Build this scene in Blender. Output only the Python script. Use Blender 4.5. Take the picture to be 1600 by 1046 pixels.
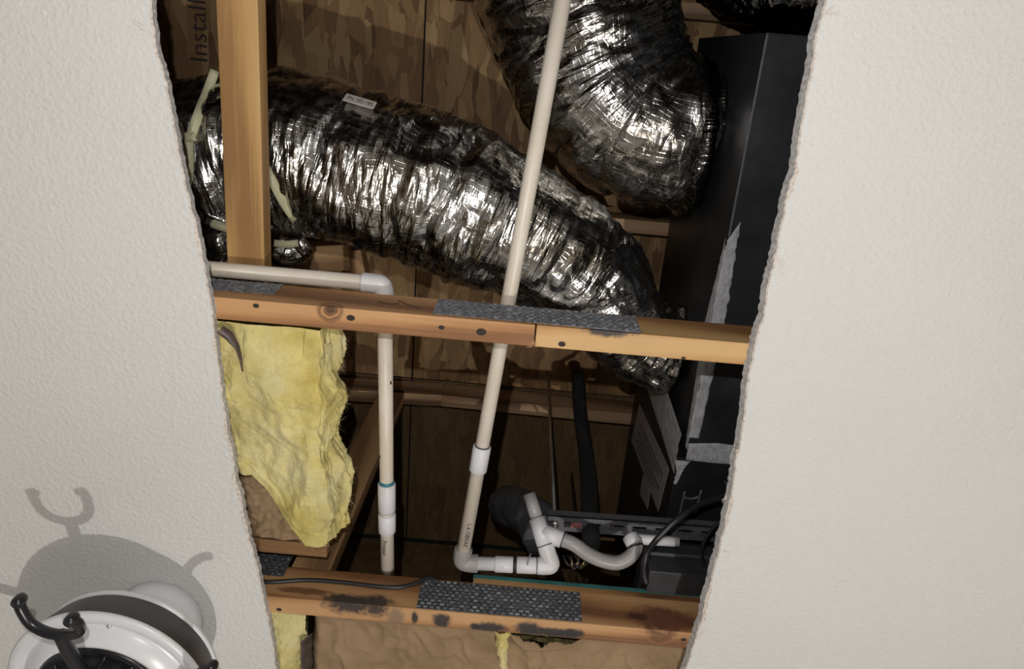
import bpy, bmesh, math, random
import numpy as np
from mathutils import Vector, Matrix, noise
random.seed(7)
for o in list(bpy.data.objects): bpy.data.objects.remove(o)
S = bpy.context.scene
COL = S.collection
# ---------------------------------------------------------------- camera, light
Z0, HC = 1.9, 1.11                     # camera height, ceiling above camera
ZC = Z0 + HC                           # underside of the ceiling
F = 1155.0
T, RO = math.radians(21), math.radians(5)
DV = Vector((0, math.sin(T), math.cos(T)))
U0 = Vector((0, -math.cos(T), math.sin(T)))
RV = math.cos(RO) * Vector((1, 0, 0)) + math.sin(RO) * U0
UV = math.cos(RO) * U0 - math.sin(RO) * Vector((1, 0, 0))
cd = bpy.data.cameras.new('camera'); cam = bpy.data.objects.new('camera', cd); COL.objects.link(cam)
cd.sensor_width = 36; cd.lens = F * 36 / 1600; cd.clip_start = .01
cam.matrix_world = Matrix((( RV.x, UV.x, -DV.x, 0), (RV.y, UV.y, -DV.y, 0), (RV.z, UV.z, -DV.z, Z0), (0, 0, 0, 1)))
S.camera = cam
w = bpy.data.worlds.new('world'); S.world = w; w.use_nodes = True
w.node_tree.nodes['Background'].inputs[0].default_value = (.9, .95, 1, 1)
w.node_tree.nodes['Background'].inputs[1].default_value = .02
def point_light(name, loc, power, col, rad):
    l = bpy.data.lights.new(name, 'POINT'); l.energy = power; l.color = col; l.shadow_soft_size = rad
    o = bpy.data.objects.new(name, l); COL.objects.link(o); o.location = loc
point_light('work_light', (.72, .92, ZC - 2.8), 108, (1, .98, .95), .012)
point_light('phone_light', (-.045, -.12, Z0 + .01), 29, (1, .99, .975), .006)
S.view_settings.view_transform = 'Standard'; S.view_settings.look = 'None'
S.view_settings.gamma = 1; S.view_settings.use_curve_mapping = False
S.view_settings.exposure = 0.0

# ---------------------------------------------------------------- geometry of the place
def ray(px, py): return DV + RV * ((px - 800) / F) - UV * ((py - 523) / F)
def P(px, py, h):                      # point at height h above the ceiling's underside
    v = ray(px, py); v = v * ((HC + h) / v.z); return Vector((v.x, v.y, v.z + Z0))
def PX(px, py, X):                     # point on the plane x = X
    v = ray(px, py); v = v * (X / v.x); return Vector((v.x, v.y, v.z + Z0))
def PY(px, py, Y):                     # point on the plane y = Y
    v = ray(px, py); v = v * (Y / v.y); return Vector((v.x, v.y, v.z + Z0))
def h(z): return ZC + z
def ns(x, y=0, z=0): return noise.noise(Vector((x, y, z)))
def fbm(x, y, z, o=4): return noise.fractal(Vector((x, y, z)), 1.0, 2.0, o)

# ---------------------------------------------------------------- materials
class M:
    def __init__(s, name, rough=.6, metal=0, base=(.5, .5, .5), spec=None):
        s.m = bpy.data.materials.new(name); s.m.use_nodes = True; s.nt = s.m.node_tree
        s.b = s.nt.nodes['Principled BSDF']; s.b.inputs['Roughness'].default_value = rough
        s.b.inputs['Metallic'].default_value = metal; s.b.inputs['Base Color'].default_value = (*base, 1)
        if spec is not None: s.b.inputs['Specular IOR Level'].default_value = spec
    def n(s, t, **k):
        nd = s.nt.nodes.new(t)
        for a, v in k.items():
            if a.startswith('i_'):
                key = a[2:].replace('_', ' '); key = int(key) if key.isdigit() else key
                if hasattr(v, 'is_output'): s.nt.links.new(v, nd.inputs[key])
                else: nd.inputs[key].default_value = v
            else: setattr(nd, a, v)
        return nd
    def l(s, a, b): s.nt.links.new(a, b)
    def co(s, kind='Object', scale=(1, 1, 1), loc=(0, 0, 0), rot=(0, 0, 0)):
        t = s.n('ShaderNodeTexCoord'); mp = s.n('ShaderNodeMapping')
        mp.inputs['Scale'].default_value = scale; mp.inputs['Location'].default_value = loc; mp.inputs['Rotation'].default_value = rot
        s.l(t.outputs[kind], mp.inputs[0]); return mp.outputs[0]
    def noise(s, co, scale, det=3, rough=.55, dist=0):
        return s.n('ShaderNodeTexNoise', i_Vector=co, i_Scale=scale, i_Detail=det, i_Roughness=rough, i_Distortion=dist).outputs[0]
    def ramp(s, fac, stops):
        r = s.n('ShaderNodeValToRGB'); s.l(fac, r.inputs[0]); e = r.color_ramp.elements
        while len(e) < len(stops): e.new(.5)
        for q, (p, c) in zip(e, stops): q.position = p; q.color = (*c, 1) if len(c) == 3 else c
        return r.outputs[0]
    def math(s, op, a, b=0., c=0., clamp=False):
        nd = s.n('ShaderNodeMath', operation=op, use_clamp=clamp)
        for i, v in enumerate((a, b, c)):
            if hasattr(v, 'is_output'): s.l(v, nd.inputs[i])
            else: nd.inputs[i].default_value = v
        return nd.outputs[0]
    def mix(s, fac, a, b, blend='MIX'):
        nd = s.n('ShaderNodeMix', data_type='RGBA', blend_type=blend)
        for i, v in ((0, fac), (6, a), (7, b)):
            if hasattr(v, 'is_output'): s.l(v, nd.inputs[i])
            else: nd.inputs[i].default_value = (*v, 1) if isinstance(v, tuple) and len(v) == 3 else v
        return nd.outputs[2]
    def dist(s, co, p):
        return s.n('ShaderNodeVectorMath', operation='DISTANCE', i_0=co, i_1=p).outputs['Value']
    def color(s, c): s.l(c, s.b.inputs['Base Color'])
    def rough(s, c): s.l(c, s.b.inputs['Roughness'])
    def bump(s, hgt, strength=.3, dist=.01):
        bp = s.n('ShaderNodeBump', i_Height=hgt, i_Strength=strength, i_Distance=dist); s.l(bp.outputs[0], s.b.inputs['Normal'])

def wood(name, dark, mid, light, rough=.62, axis=0, knots=(), stains=(), sc=1, rings=26):
    m = M(name, rough)
    sx = [14., 14., 14.]; sx[axis] = .9
    c = m.co('Object', scale=tuple(v * sc for v in sx))
    raw = m.n('ShaderNodeTexCoord').outputs['Object']
    wv = m.n('ShaderNodeTexWave', i_Vector=c, i_Scale=.55, i_Distortion=5.5, i_Detail=2.5, i_Detail_Scale=.7, bands_direction='DIAGONAL').outputs[1]
    g = m.math('ADD', m.math('MULTIPLY', m.noise(c, 5, 5, .6), .6), m.math('MULTIPLY', m.noise(m.co('Object', scale=tuple((2.2 if i == axis else 150.) * sc for i in range(3))), 2., 4, .65), .4))
    big = m.noise(m.co('Object', scale=(3, 3, 3)), 2, 2)
    f = m.math('ADD', m.math('MULTIPLY', wv, .45), m.math('MULTIPLY', g, .55))
    col = m.ramp(f, [(.3, tuple(v * .85 for v in dark)), (.47, mid), (.68, light)])
    col = m.mix(.5, col, m.ramp(big, [(.3, (.75, .72, .68)), (.7, (1, 1, 1))]), 'MULTIPLY')
    for (x, y, z, rad) in knots:
        d = m.dist(raw, (x, y, z)); d = m.math('ADD', d, m.math('MULTIPLY', m.math('SUBTRACT', m.noise(raw, 60, 2), .5), rad * .35))
        ring = m.math('SINE', m.math('MULTIPLY', d, 6.28 * 2.4 / rad))
        k = m.math('SUBTRACT', 1, m.math('DIVIDE', d, rad), clamp=True)
        kc = m.ramp(ring, [(.2, tuple(v * .45 for v in dark)), (.8, mid)])
        col = m.mix(m.math('MINIMUM', m.math('MULTIPLY', k, 2.2), .85), col, kc)
        d2 = m.math('SUBTRACT', 1, m.math('DIVIDE', d, rad * .33), clamp=True)
        col = m.mix(m.math('MINIMUM', m.math('MULTIPLY', d2, 2.), .9), col, tuple(v * .22 for v in dark))
    for (x, y, z, rx, ry, rz, cc) in stains:
        p = m.n('ShaderNodeVectorMath', operation='SUBTRACT', i_0=raw, i_1=(x, y, z)).outputs[0]
        p = m.n('ShaderNodeVectorMath', operation='DIVIDE', i_0=p, i_1=(rx, ry, rz)).outputs[0]
        d = m.n('ShaderNodeVectorMath', operation='LENGTH', i_0=p).outputs['Value']
        d = m.math('ADD', d, m.math('MULTIPLY', m.math('SUBTRACT', m.noise(raw, 90, 4, .6), .5), .9))
        col = m.mix(m.ramp(d, [(.55, (.95,) * 3), (1.05, (0,) * 3)]), col, cc)
    m.color(col)
    m.bump(g, .25, .002)
    return m.m

def plain(name, base, rough=.5, metal=0, var=.12, scale=30, bump=0., spec=None, bd=.002):
    m = M(name, rough, metal, base, spec)
    n = m.noise(m.co(), scale, 4, .6)
    lo = tuple(v * (1 - var) for v in base); hi = tuple(min(1, v * (1 + var)) for v in base)
    m.color(m.ramp(n, [(.3, lo), (.7, hi)]))
    if bump: m.bump(n, bump, bd)
    return m.m

# drywall paint with orange-peel texture
m = M('painted_drywall', .6, 0, (.62, .61, .585), .35)
c = m.co()
n1 = m.noise(c, 125, 3, .5); n2 = m.noise(c, 260, 2, .5); n3 = m.noise(c, 2.2, 2)
hh = m.math('ADD', m.n('ShaderNodeMapRange', i_Value=n1, i_From_Min=.4, i_From_Max=.72).outputs[0], m.math('MULTIPLY', n2, .35))
m.bump(hh, .42, .0022)
m.color(m.ramp(n3, [(.35, (.645, .638, .615)), (.65, (.67, .665, .645))]))
DRYWALL = m.m
GYPSUM = plain('gypsum_core', (.42, .40, .385), .9, var=.35, scale=160, bump=.8)
TORN = plain('torn_drywall_paper', (.6, .53, .47), .9, var=.3, scale=190, bump=.9)
FRAY = plain('frayed_paper', (.62, .56, .5), .9)
WALL = plain('room_wall_paint', (.55, .54, .52), .7)
FLOORM = wood('room_floor_wood', (.16, .13, .10), (.24, .2, .16), (.3, .26, .21), .4)
W_MIDL = wood('chord_wood_reddish', (.29, .13, .05), (.45, .225, .09), (.56, .31, .14), knots=[(.135, -.014, -.0445, .026)],
              stains=[(-.19, -.01, -.046, .05, .02, .012, (.3, .11, .04))])
_c = (.9 + P(835, 530, .0128).x) / 2; _m = lambda x, y: (P(x, y, .0128).x - _c, P(x, y, .0128).y - .43)
W_MIDR = wood('chord_wood_yellow', (.36, .175, .06), (.52, .29, .11), (.61, .385, .17),  stains=[(_m(948, 512)[0], -.019, -.0445, .046, .012, .016, (.03, .03, .035)), (_m(990, 520)[0], -.019, -.036, .02, .006, .01, (.06, .05, .045))])
def st(px, py, rx, ry, rz, c, dz=-.0445, hh=.0128):
    p = P(px, py, hh); return (p.x, p.y - 1.026, dz, rx, ry, rz, c)
BLK = (.022, .022, .026)
W_LOW = wood('chord_wood_lower', (.23, .10, .04), (.41, .21, .088), (.53, .305, .14), knots=[(.335, -.02, -.02, .045)],
             stains=[st(545, 946, .066, .03, .02, (.03, .026, .027), -.036), st(588, 952, .036, .028, .024, (.045, .032, .027), -.033), st(470, 935, .07, .02, .012, (.17, .075, .035), -.022),
                     st(618, 966, .02, .03, .03, (.25, .16, .1)), st(648, 966, .008, .018, .026, BLK), st(690, 970, .021, .022, .03, BLK), st(742, 980, .012, .01, .01, BLK), st(766, 981, .041, .0145, .02, BLK),
                     st(826, 983, .032, .02, .022, BLK), st(866, 989, .052, .0135, .018, BLK), st(895, 990, .028, .013, .02, BLK), (.34, -.019, -.012, .075, .022, .04, (.16, .055, .03)), (.29, -.019, -.012, .025, .02, .012, (.06, .025, .015))])
W_BRACE = wood('brace_wood', (.36, .19, .065), (.48, .28, .10), (.56, .345, .14))
W_WEB = wood('web_wood', (.28, .15, .065), (.42, .24, .11), (.52, .32, .16))
W_DARK = wood('roof_chord_wood', (.2, .11, .055), (.32, .19, .1), (.42, .27, .15))
W_BOARD = wood('board_wood', (.22, .1, .035), (.42, .22, .085), (.55, .32, .14), stains=[(-.1, -.01, 0, .04, .02, .02, (.14, .06, .03)), (.12, -.01, 0, .07, .02, .01, (.16, .07, .03))])
# oriented strand board
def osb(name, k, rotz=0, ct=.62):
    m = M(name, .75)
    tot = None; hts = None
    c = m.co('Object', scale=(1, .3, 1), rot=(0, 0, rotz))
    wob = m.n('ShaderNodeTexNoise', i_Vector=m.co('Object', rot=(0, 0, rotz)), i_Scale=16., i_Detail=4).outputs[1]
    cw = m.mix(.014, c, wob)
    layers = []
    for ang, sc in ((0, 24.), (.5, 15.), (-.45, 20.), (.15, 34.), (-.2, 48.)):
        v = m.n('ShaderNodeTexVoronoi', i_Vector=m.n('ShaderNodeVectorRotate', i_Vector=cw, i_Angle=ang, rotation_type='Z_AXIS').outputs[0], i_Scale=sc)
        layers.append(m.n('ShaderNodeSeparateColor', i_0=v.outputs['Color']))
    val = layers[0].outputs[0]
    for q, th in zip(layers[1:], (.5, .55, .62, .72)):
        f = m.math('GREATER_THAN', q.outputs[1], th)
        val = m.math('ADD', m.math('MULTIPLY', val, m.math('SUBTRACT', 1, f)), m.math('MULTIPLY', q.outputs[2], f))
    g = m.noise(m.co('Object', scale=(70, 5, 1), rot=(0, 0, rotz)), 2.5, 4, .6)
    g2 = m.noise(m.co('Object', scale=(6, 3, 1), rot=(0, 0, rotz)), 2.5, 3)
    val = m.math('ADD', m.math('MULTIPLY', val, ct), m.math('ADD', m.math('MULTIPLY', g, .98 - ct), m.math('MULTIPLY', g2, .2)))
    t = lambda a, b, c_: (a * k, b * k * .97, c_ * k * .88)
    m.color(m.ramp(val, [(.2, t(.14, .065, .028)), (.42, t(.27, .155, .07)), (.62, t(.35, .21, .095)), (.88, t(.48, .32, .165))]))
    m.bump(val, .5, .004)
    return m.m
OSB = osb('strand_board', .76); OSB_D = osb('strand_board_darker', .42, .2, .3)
# foil
def foil(name, base=(.55, .55, .565), rough=.2, scrim=.5, dirty=.35):
    m = M(name, rough, 1.0, base)
    uv = m.n('ShaderNodeTexCoord').outputs['UV']
    mp = lambda sc, rot=0: m.n('ShaderNodeMapping', i_Vector=uv, i_Scale=sc, i_Rotation=(0, 0, rot)).outputs[0]
    a = m.noise(mp((1.1, .2, 1), .12), 17, 4, .5, 1.1)
    b = m.noise(mp((1.6, .3, 1), -.1), 17, 3, .45, 1.4)
    vor = m.n('ShaderNodeTexVoronoi', i_Vector=mp((1.2, .35, 1), .1), i_Scale=15., feature='DISTANCE_TO_EDGE').outputs[0]
    cr = m.math('MINIMUM', m.math('MULTIPLY', vor, 3.), .35)
    sep = m.n('ShaderNodeSeparateXYZ', i_0=m.mix(.04, uv, m.n('ShaderNodeTexNoise', i_Vector=uv, i_Scale=14.).outputs[1]))
    def lines(o, per):
        t = m.math('FRACT', m.math('DIVIDE', o, per)); t = m.math('ABSOLUTE', m.math('SUBTRACT', t, .5))
        return m.math('SUBTRACT', 1, m.math('MULTIPLY', t, 9.), clamp=True)
    sl = m.math('MAXIMUM', lines(sep.outputs[0], .0125), lines(sep.outputs[1], .0125))
    hgt = m.math('ADD', m.math('ADD', m.math('MULTIPLY', a, 1.), m.math('MULTIPLY', m.math('ABSOLUTE', m.math('SUBTRACT', b, .5)), 2.2)),
                 m.math('ADD', m.math('MULTIPLY', cr, 1.0), m.math('MULTIPLY', sl, .055 * scrim * 2)))
    m.bump(hgt, .55, .008)
    blot = m.noise(mp((1, 1, 1)), 6, 3, .6)
    grime = m.ramp(blot, [(.38, base), (.62, tuple(v * (1 - dirty) * t for v, t in zip(base, (1, .94, .84))))])
    m.color(m.mix(m.math('MULTIPLY', sl, .28), grime, (.75, .72, .62)))
    m.rough(m.ramp(m.noise(mp((1, 1, 1)), 40, 3), [(.35, (rough * .75,) * 3), (.7, (rough * 1.8,) * 3)]))
    return m.m
FOIL = foil('silver_duct_foil', (.74, .74, .745), .2)
FOIL2 = foil('grey_duct_foil', (.62, .62, .635), .2, dirty=.4)
FOIL3 = foil('black_duct_film', (.09, .09, .095), .15, 0)
MASTIC = plain('grey_mastic', (.47, .47, .49), .6, var=.25, scale=60, bump=.8, bd=.004)
m = M('dark_sheet_metal', .42, .55, (.065, .065, .07))
c = m.co(); m.color(m.ramp(m.noise(c, 9, 5, .65), [(.3, (.032, .032, .035)), (.55, (.054, .054, .058)), (.8, (.10, .10, .107))])); m.bump(m.noise(c, 5, 2), .15, .01)
DARKMETAL = m.m
BLACKMETAL = plain('black_unit_metal', (.02, .02, .022), .45, .2, .3, 12)
GALV = plain('galvanised_steel', (.14, .14, .15), .5, .4, .25, 50)
CHROME = plain('zinc_rod', (.6, .6, .6), .3, .9)
PLATE = None
def plate_steel(name, k):
    m = M(name, .45, .45); c = m.co(); t = lambda *q: tuple(v * k for v in q)
    m.color(m.ramp(m.noise(c, 120, 4, .7), [(.3, t(.11, .115, .135)), (.5, t(.27, .28, .31)), (.75, t(.6, .61, .65))])); m.bump(m.noise(c, 180, 3), .4, .002)
    return m.m
PLATE = plate_steel('truss_plate_steel', .85); PLATE_D = plate_steel('darker_truss_plate_steel', .42)  # second steel is the same ramp made darker, for the lower chord
def pvc(name, base, dirt=(.42, .34, .27)):
    m = M(name, .38, 0, base, .45); c = m.co()
    sp = m.ramp(m.noise(c, 150, 3, .7), [(.63, (0,) * 3), (.74, (.6,) * 3)])
    lg = m.ramp(m.noise(c, 7, 3, .6), [(.35, (1, 1, 1)), (.7, (.86, .82, .76))])
    m.color(m.mix(sp, m.mix(1, base, lg, 'MULTIPLY'), dirt)); return m.m
PVC = pvc('aged_pvc', (.73, .67, .58)); PVCW = pvc('white_pvc', (.68, .68, .71), (.38, .35, .38))
PVC_SHADE = pvc('shaded_pvc', (.33, .32, .325), (.2, .17, .17))  # PVC with the shade around the trap put into its base colour
PRIMER = plain('teal_primer', (.03, .16, .2), .4); GLUE = plain('black_joint', (.02, .02, .025), .5)
INK = plain('black_ink', (.02, .018, .018), .7); INK_B = plain('brown_ink', (.05, .03, .03), .8)
m = M('yellow_fibreglass', .95, 0, (.8, .7, .3), .1); c = m.co()
nn = m.noise(c, 11, 7, .62, .3); big = m.noise(c, 7, 3)
m.color(m.mix(m.ramp(big, [(.35, (0,) * 3), (.65, (.7,) * 3)]), m.ramp(nn, [(.25, (.44, .33, .075)), (.5, (.67, .56, .19)), (.75, (.78, .69, .35))]), m.ramp(nn, [(.3, (.54, .47, .22)), (.7, (.74, .68, .45))])))
m.bump(m.noise(c, 210, 4, .7, .8), .45, .004); m.b.inputs['Subsurface Weight'].default_value = .45; m.b.inputs['Subsurface Radius'].default_value = (.02, .015, .006)
FIBRE = m.m
m = M('kraft_paper', .72, 0, (.4, .27, .15), .3); c = m.co()
m.color(m.ramp(m.noise(c, 9, 5, .6), [(.3, (.25, .165, .09)), (.7, (.345, .235, .14))])); m.bump(m.noise(c, 28, 5, .6, 1.), .5, .006)
KRAFT = m.m
DARKPAPER = plain('tarred_paper', (.09, .065, .055), .5, var=.5, scale=40)
STRAP = plain('yellowed_strap', (.52, .50, .32), .5)
TEAL = plain('teal_paint', (.05, .2, .19), .6, var=.3)
CABLE = plain('black_cable', (.015, .015, .017), .4)
FOAM = plain('black_foam', (.012, .012, .013), .85)
GREYRUB = plain('grey_insulation_wrap', (.06, .06, .065), .7, var=.35, scale=25, bump=.5, bd=.005)
LABEL = plain('white_label', (.62, .58, .54), .5, var=.06); OLDLABEL = plain('grey_paper_label', (.34, .31, .31), .6, var=.1)
FANWHITE = plain('white_fan_plastic', (.68, .68, .7), .28, var=.02); FANBLACK = plain('black_fan_plastic', (.012, .012, .014), .28)
m = M('perforated_band', .35, 0, (.02, .02, .022))
uv = m.n('ShaderNodeTexCoord').outputs['UV']; sp = m.n('ShaderNodeSeparateXYZ', i_0=uv)
fu = m.math('SUBTRACT', m.math('FRACT', m.math('MULTIPLY', sp.outputs[0], 230.)), .5); fv = m.math('SUBTRACT', m.math('FRACT', m.math('MULTIPLY', sp.outputs[1], 14.)), .5)
r2 = m.math('SQRT', m.math('ADD', m.math('MULTIPLY', fu, fu), m.math('MULTIPLY', fv, fv)))
hole = m.ramp(r2, [(.24, (1,) * 3), (.32, (0,) * 3)]); m.bump(m.math('SUBTRACT', 1, hole), .6, .002)
m.color(m.mix(hole, (.05, .048, .05), (.003, .003, .003)))
PERF = m.m
NAIL = plain('screw_hole', (.03, .02, .015), .8)
BRASS = plain('brass_fitting', (.4, .3, .12), .35, .9)
CLEAR = plain('grey_strap_plastic', (.09, .085, .09), .35)

# ---------------------------------------------------------------- builders
def link(name, me, mat, parent=None, smooth=False, M_=None):
    o = bpy.data.objects.new(name, me); COL.objects.link(o)
    for mm in (mat if isinstance(mat, (list, tuple)) else [mat]): me.materials.append(mm)
    if smooth:
        for p in me.polygons: p.use_smooth = True
    if M_ is not None: o.matrix_world = M_
    if parent is not None:
        o.parent = parent; o.matrix_parent_inverse = parent.matrix_basis.inverted()
    return o
def tag(o, label, cat=None, group=None, kind=None):
    if label: o['label'] = label
    if cat: o['category'] = cat
    if group: o['group'] = group
    if kind: o['kind'] = kind
    return o
def thing(name, label, cat, loc=(0, 0, 0), group=None):
    o = bpy.data.objects.new(name, None); COL.objects.link(o); o.location = loc; o.empty_display_size = .05
    return tag(o, label, cat, group)
def pym(name, vs, fs):
    me = bpy.data.meshes.new(name); me.from_pydata([tuple(v) for v in vs], [], fs); me.update(); return me
def boxmesh(name, dx, dy, dz, bev=.002):
    bm = bmesh.new(); bmesh.ops.create_cube(bm, size=1)
    bmesh.ops.scale(bm, vec=(dx, dy, dz), verts=bm.verts)
    if bev: bmesh.ops.bevel(bm, geom=bm.edges[:], offset=bev, segments=2, affect='EDGES', profile=.7)
    me = bpy.data.meshes.new(name); bm.to_mesh(me); bm.free(); return me
def box(name, c, d, mat, parent=None, bev=.002, rot=None):
    Mx = Matrix.Translation(c) @ (rot.to_4x4() if rot else Matrix())
    return link(name, boxmesh(name, *d, bev), mat, parent, M_=Mx)
def frame(xa, up):
    x = Vector(xa).normalized(); z = Vector(up); z = (z - x * z.dot(x)).normalized(); y = z.cross(x)
    return Matrix((x, y, z)).transposed()
def beam(name, a, b, wid, thk, up, mat, parent=None, bev=.002):    # length local X, wid local Y, thk local Z
    a, b = Vector(a), Vector(b)
    return box(name, (a + b) / 2, ((b - a).length, wid, thk), mat, parent, bev, frame(b - a, up))
def smooth_path(pts, n=12):
    pts = [Vector(p) for p in pts]; out = []
    q = [pts[0] * 2 - pts[1]] + pts + [pts[-1] * 2 - pts[-2]]
    for i in range(1, len(q) - 2):
        for k in range(n):
            t = k / n; p0, p1, p2, p3 = q[i - 1], q[i], q[i + 1], q[i + 2]
            out.append(.5 * ((2 * p1) + (p2 - p0) * t + (2 * p0 - 5 * p1 + 4 * p2 - p3) * t * t + (3 * p1 - p0 - 3 * p2 + p3) * t ** 3))
    out.append(pts[-1]); return out
def resample(pts, step):
    d = [0]
    for a, b in zip(pts, pts[1:]): d.append(d[-1] + (b - a).length)
    n = max(2, int(d[-1] / step)); out = []; j = 0
    for i in range(n + 1):
        t = d[-1] * i / n
        while j < len(pts) - 2 and d[j + 1] < t: j += 1
        f = (t - d[j]) / max(1e-9, d[j + 1] - d[j]); out.append(pts[j].lerp(pts[j + 1], f))
    return out, d[-1]
def sweep(name, pts, rad, seg, mat, parent=None, disp=None, uv=False, caps=True, up0=(0, 0, 1), hollow=0):
    n = len(pts); vs = []; fs = []
    t = (pts[1] - pts[0]).normalized(); nx = Vector(up0); nx = (nx - t * nx.dot(t))
    if nx.length < 1e-4: nx = Vector((1, 0, 0)); nx = nx - t * nx.dot(t)
    nx.normalize(); s = 0; ss = []
    for i, p in enumerate(pts):
        t = (pts[min(i + 1, n - 1)] - pts[max(i - 1, 0)]).normalized()
        nx = (nx - t * nx.dot(t)).normalized(); ny = t.cross(nx)
        if i: s += (p - pts[i - 1]).length
        ss.append(s); r = rad(i / (n - 1)) if callable(rad) else rad
        for k in range(seg):
            a = 2 * math.pi * k / seg; rr = r + (disp(s, a, r) if disp else 0)
            vs.append(p + (nx * math.cos(a) + ny * math.sin(a)) * rr)
    for i in range(n - 1):
        for k in range(seg):
            k2 = (k + 1) % seg; fs.append((i * seg + k, i * seg + k2, (i + 1) * seg + k2, (i + 1) * seg + k))
    if caps: fs += [tuple(range(seg - 1, -1, -1)), tuple((n - 1) * seg + k for k in range(seg))]
    me = pym(name, vs, fs)
    if uv:
        ul = me.uv_layers.new(name='UVMap'); R = rad(.5) if callable(rad) else rad
        for p in me.polygons:
            for li in p.loop_indices:
                vi = me.loops[li].vertex_index; i, k = divmod(vi, seg)
                kk = seg if (k == 0 and p.index % seg == seg - 1) else k
                ul.data[li].uv = (ss[i], 2 * math.pi * R * kk / seg)
    return link(name, me, mat, parent, True)
def tube(name, pts, r, mat, parent=None, seg=16, sm=6, caps=True):
    p = smooth_path(pts, sm) if len(pts) > 2 and sm > 1 else [Vector(q) for q in pts]
    return sweep(name, p, r, seg, mat, parent, caps=caps)
def lathe(name, prof, c, mat, parent=None, seg=64, axis=None, uv=False):
    vs = []; fs = []; R = axis if axis else Matrix.Identity(3)
    for (r, z) in prof:
        for k in range(seg):
            a = 2 * math.pi * k / seg; vs.append(Vector(c) + R @ Vector((r * math.cos(a), r * math.sin(a), z)))
    n = len(prof)
    for i in range(n - 1):
        for k in range(seg):
            k2 = (k + 1) % seg; fs.append((i * seg + k, i * seg + k2, (i + 1) * seg + k2, (i + 1) * seg + k))
    me = pym(name, vs, fs)
    if uv:
        ul = me.uv_layers.new(name='UVMap')
        for p in me.polygons:
            for li in p.loop_indices:
                i, k = divmod(me.loops[li].vertex_index, seg); kk = seg if (k == 0 and p.index % seg == seg - 1) else k
                ul.data[li].uv = (kk / seg, i / (n - 1))
    me.validate(); o = link(name, me, mat, parent, True); return o
def collar(name, a, b, r, mat, parent=None, lip=.0015, seg=24):   # socket fitting: thick walled ring with rounded rims
    a, b = Vector(a), Vector(b); L = (b - a).length; R = frame(b - a, (0, 0, 1) if abs((b - a).normalized().z) < .9 else (0, 1, 0))
    Rz = Matrix((R.col[1], R.col[2], R.col[0])).transposed()
    pr = [(r - .004, 0.0), (r - lip, 0), (r, lip), (r, L - lip), (r - lip, L), (r - .004, L)]
    return lathe(name, pr, a, mat, parent, seg, Rz)
def sheet(name, fn, nu, nv, mat, parent=None, thick=0):
    vs = [fn(i / nu, j / nv) for j in range(nv + 1) for i in range(nu + 1)]
    fs = [(j * (nu + 1) + i, j * (nu + 1) + i + 1, (j + 1) * (nu + 1) + i + 1, (j + 1) * (nu + 1) + i) for j in range(nv) for i in range(nu)]
    o = link(name, pym(name, vs, fs), mat, parent, True)
    if thick:
        md = o.modifiers.new('thickness', 'SOLIDIFY'); md.thickness = thick
    return o
def text(name, body, size, origin, xdir, normal, mat, parent, fit=None):
    cu = bpy.data.curves.new(name, 'FONT'); cu.body = body; cu.size = size; cu.resolution_u = 2
    t = bpy.data.objects.new('t', cu); COL.objects.link(t)
    dg = bpy.context.evaluated_depsgraph_get(); me = bpy.data.meshes.new_from_object(t.evaluated_get(dg))
    bpy.data.objects.remove(t)
    x = Vector(xdir).normalized(); z = Vector(normal).normalized(); z = (z - x * z.dot(x)).normalized(); y = z.cross(x)
    Mx = Matrix.Translation(origin) @ Matrix((x, y, z)).transposed().to_4x4()
    if fit:
        wd = max(v.co.x for v in me.vertices)
        for v in me.vertices: v.co.x *= fit / wd
    me.materials.clear(); o = link(name, me, mat, parent, M_=Mx)
    return o

# ---------------------------------------------------------------- room shell
LEFT = [(200, -170), (222, -80), (236, 0), (242, 60), (252, 100), (262, 140), (270, 190), (283, 250), (292, 300), (305, 340), (315, 395), (325, 450), (333, 500), (340, 560), (348, 620), (357, 680), (368, 740), (380, 800), (392, 850), (405, 900), (415, 950), (425, 1000), (432, 1046), (446, 1120), (460, 1200)]
RIGHT = [(1320, -170), (1305, -80), (1290, 0), (1283, 25), (1270, 80), (1262, 140), (1250, 200), (1240, 270), (1222, 340), (1212, 390), (1200, 450), (1185, 520), (1170, 580), (1162, 650), (1150, 720), (1140, 790), (1125, 850), (1110, 910), (1095, 970), (1080, 1020), (1072, 1046), (1055, 1120), (1036, 1200)]
def edge_points(L, sd):
    pts, _ = resample([P(x, y, 0) for x, y in L], .006); rr = random.Random(sd); out = []
    for i, p in enumerate(pts):
        out.append((p.x + .0035 * fbm(i * .13, sd, 0, 3) + rr.uniform(-1, 1) * .0011, p.y))
    return out
def ceiling_half(E, xfar, sgn):
    # strips: far edge -> painted face -> torn paper lip -> core wall -> upper face
    vs, fs, mi = [], [], []; n = len(E); TH = .0127
    for i, (x, y) in enumerate(E):
        j = .0022 + .0022 * abs(ns(i * .35, sgn * 9)) + (.004 if ns(i * .09, sgn * 3.3) > .3 else 0)
        vs += [(xfar, y, ZC), (x - sgn * j, y, ZC), (x, y, ZC + .0016 + .0008 * ns(i * .6, 4)), (x + sgn * ((.0055 if sgn < 0 else .001) + .0015 * ns(i * .8, 8)), y, ZC + TH), (xfar, y, ZC + TH)]
    for i in range(n - 1):
        a, b = i * 5, i * 5 + 5
        for k in range(4):
            fs.append((a + k, b + k, b + k + 1, a + k + 1)); mi.append((0, 1, 2, 2)[k])
    return vs, fs, mi
EL, ER = edge_points(LEFT, 1), edge_points(RIGHT, 2)
vs, fs, mi = ceiling_half(EL, -2.6, 1); v2, f2, m2 = ceiling_half(ER, 2.6, -1)
off = len(vs); vs += v2; fs += [tuple(q + off for q in f) for f in f2]; mi += m2
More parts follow.
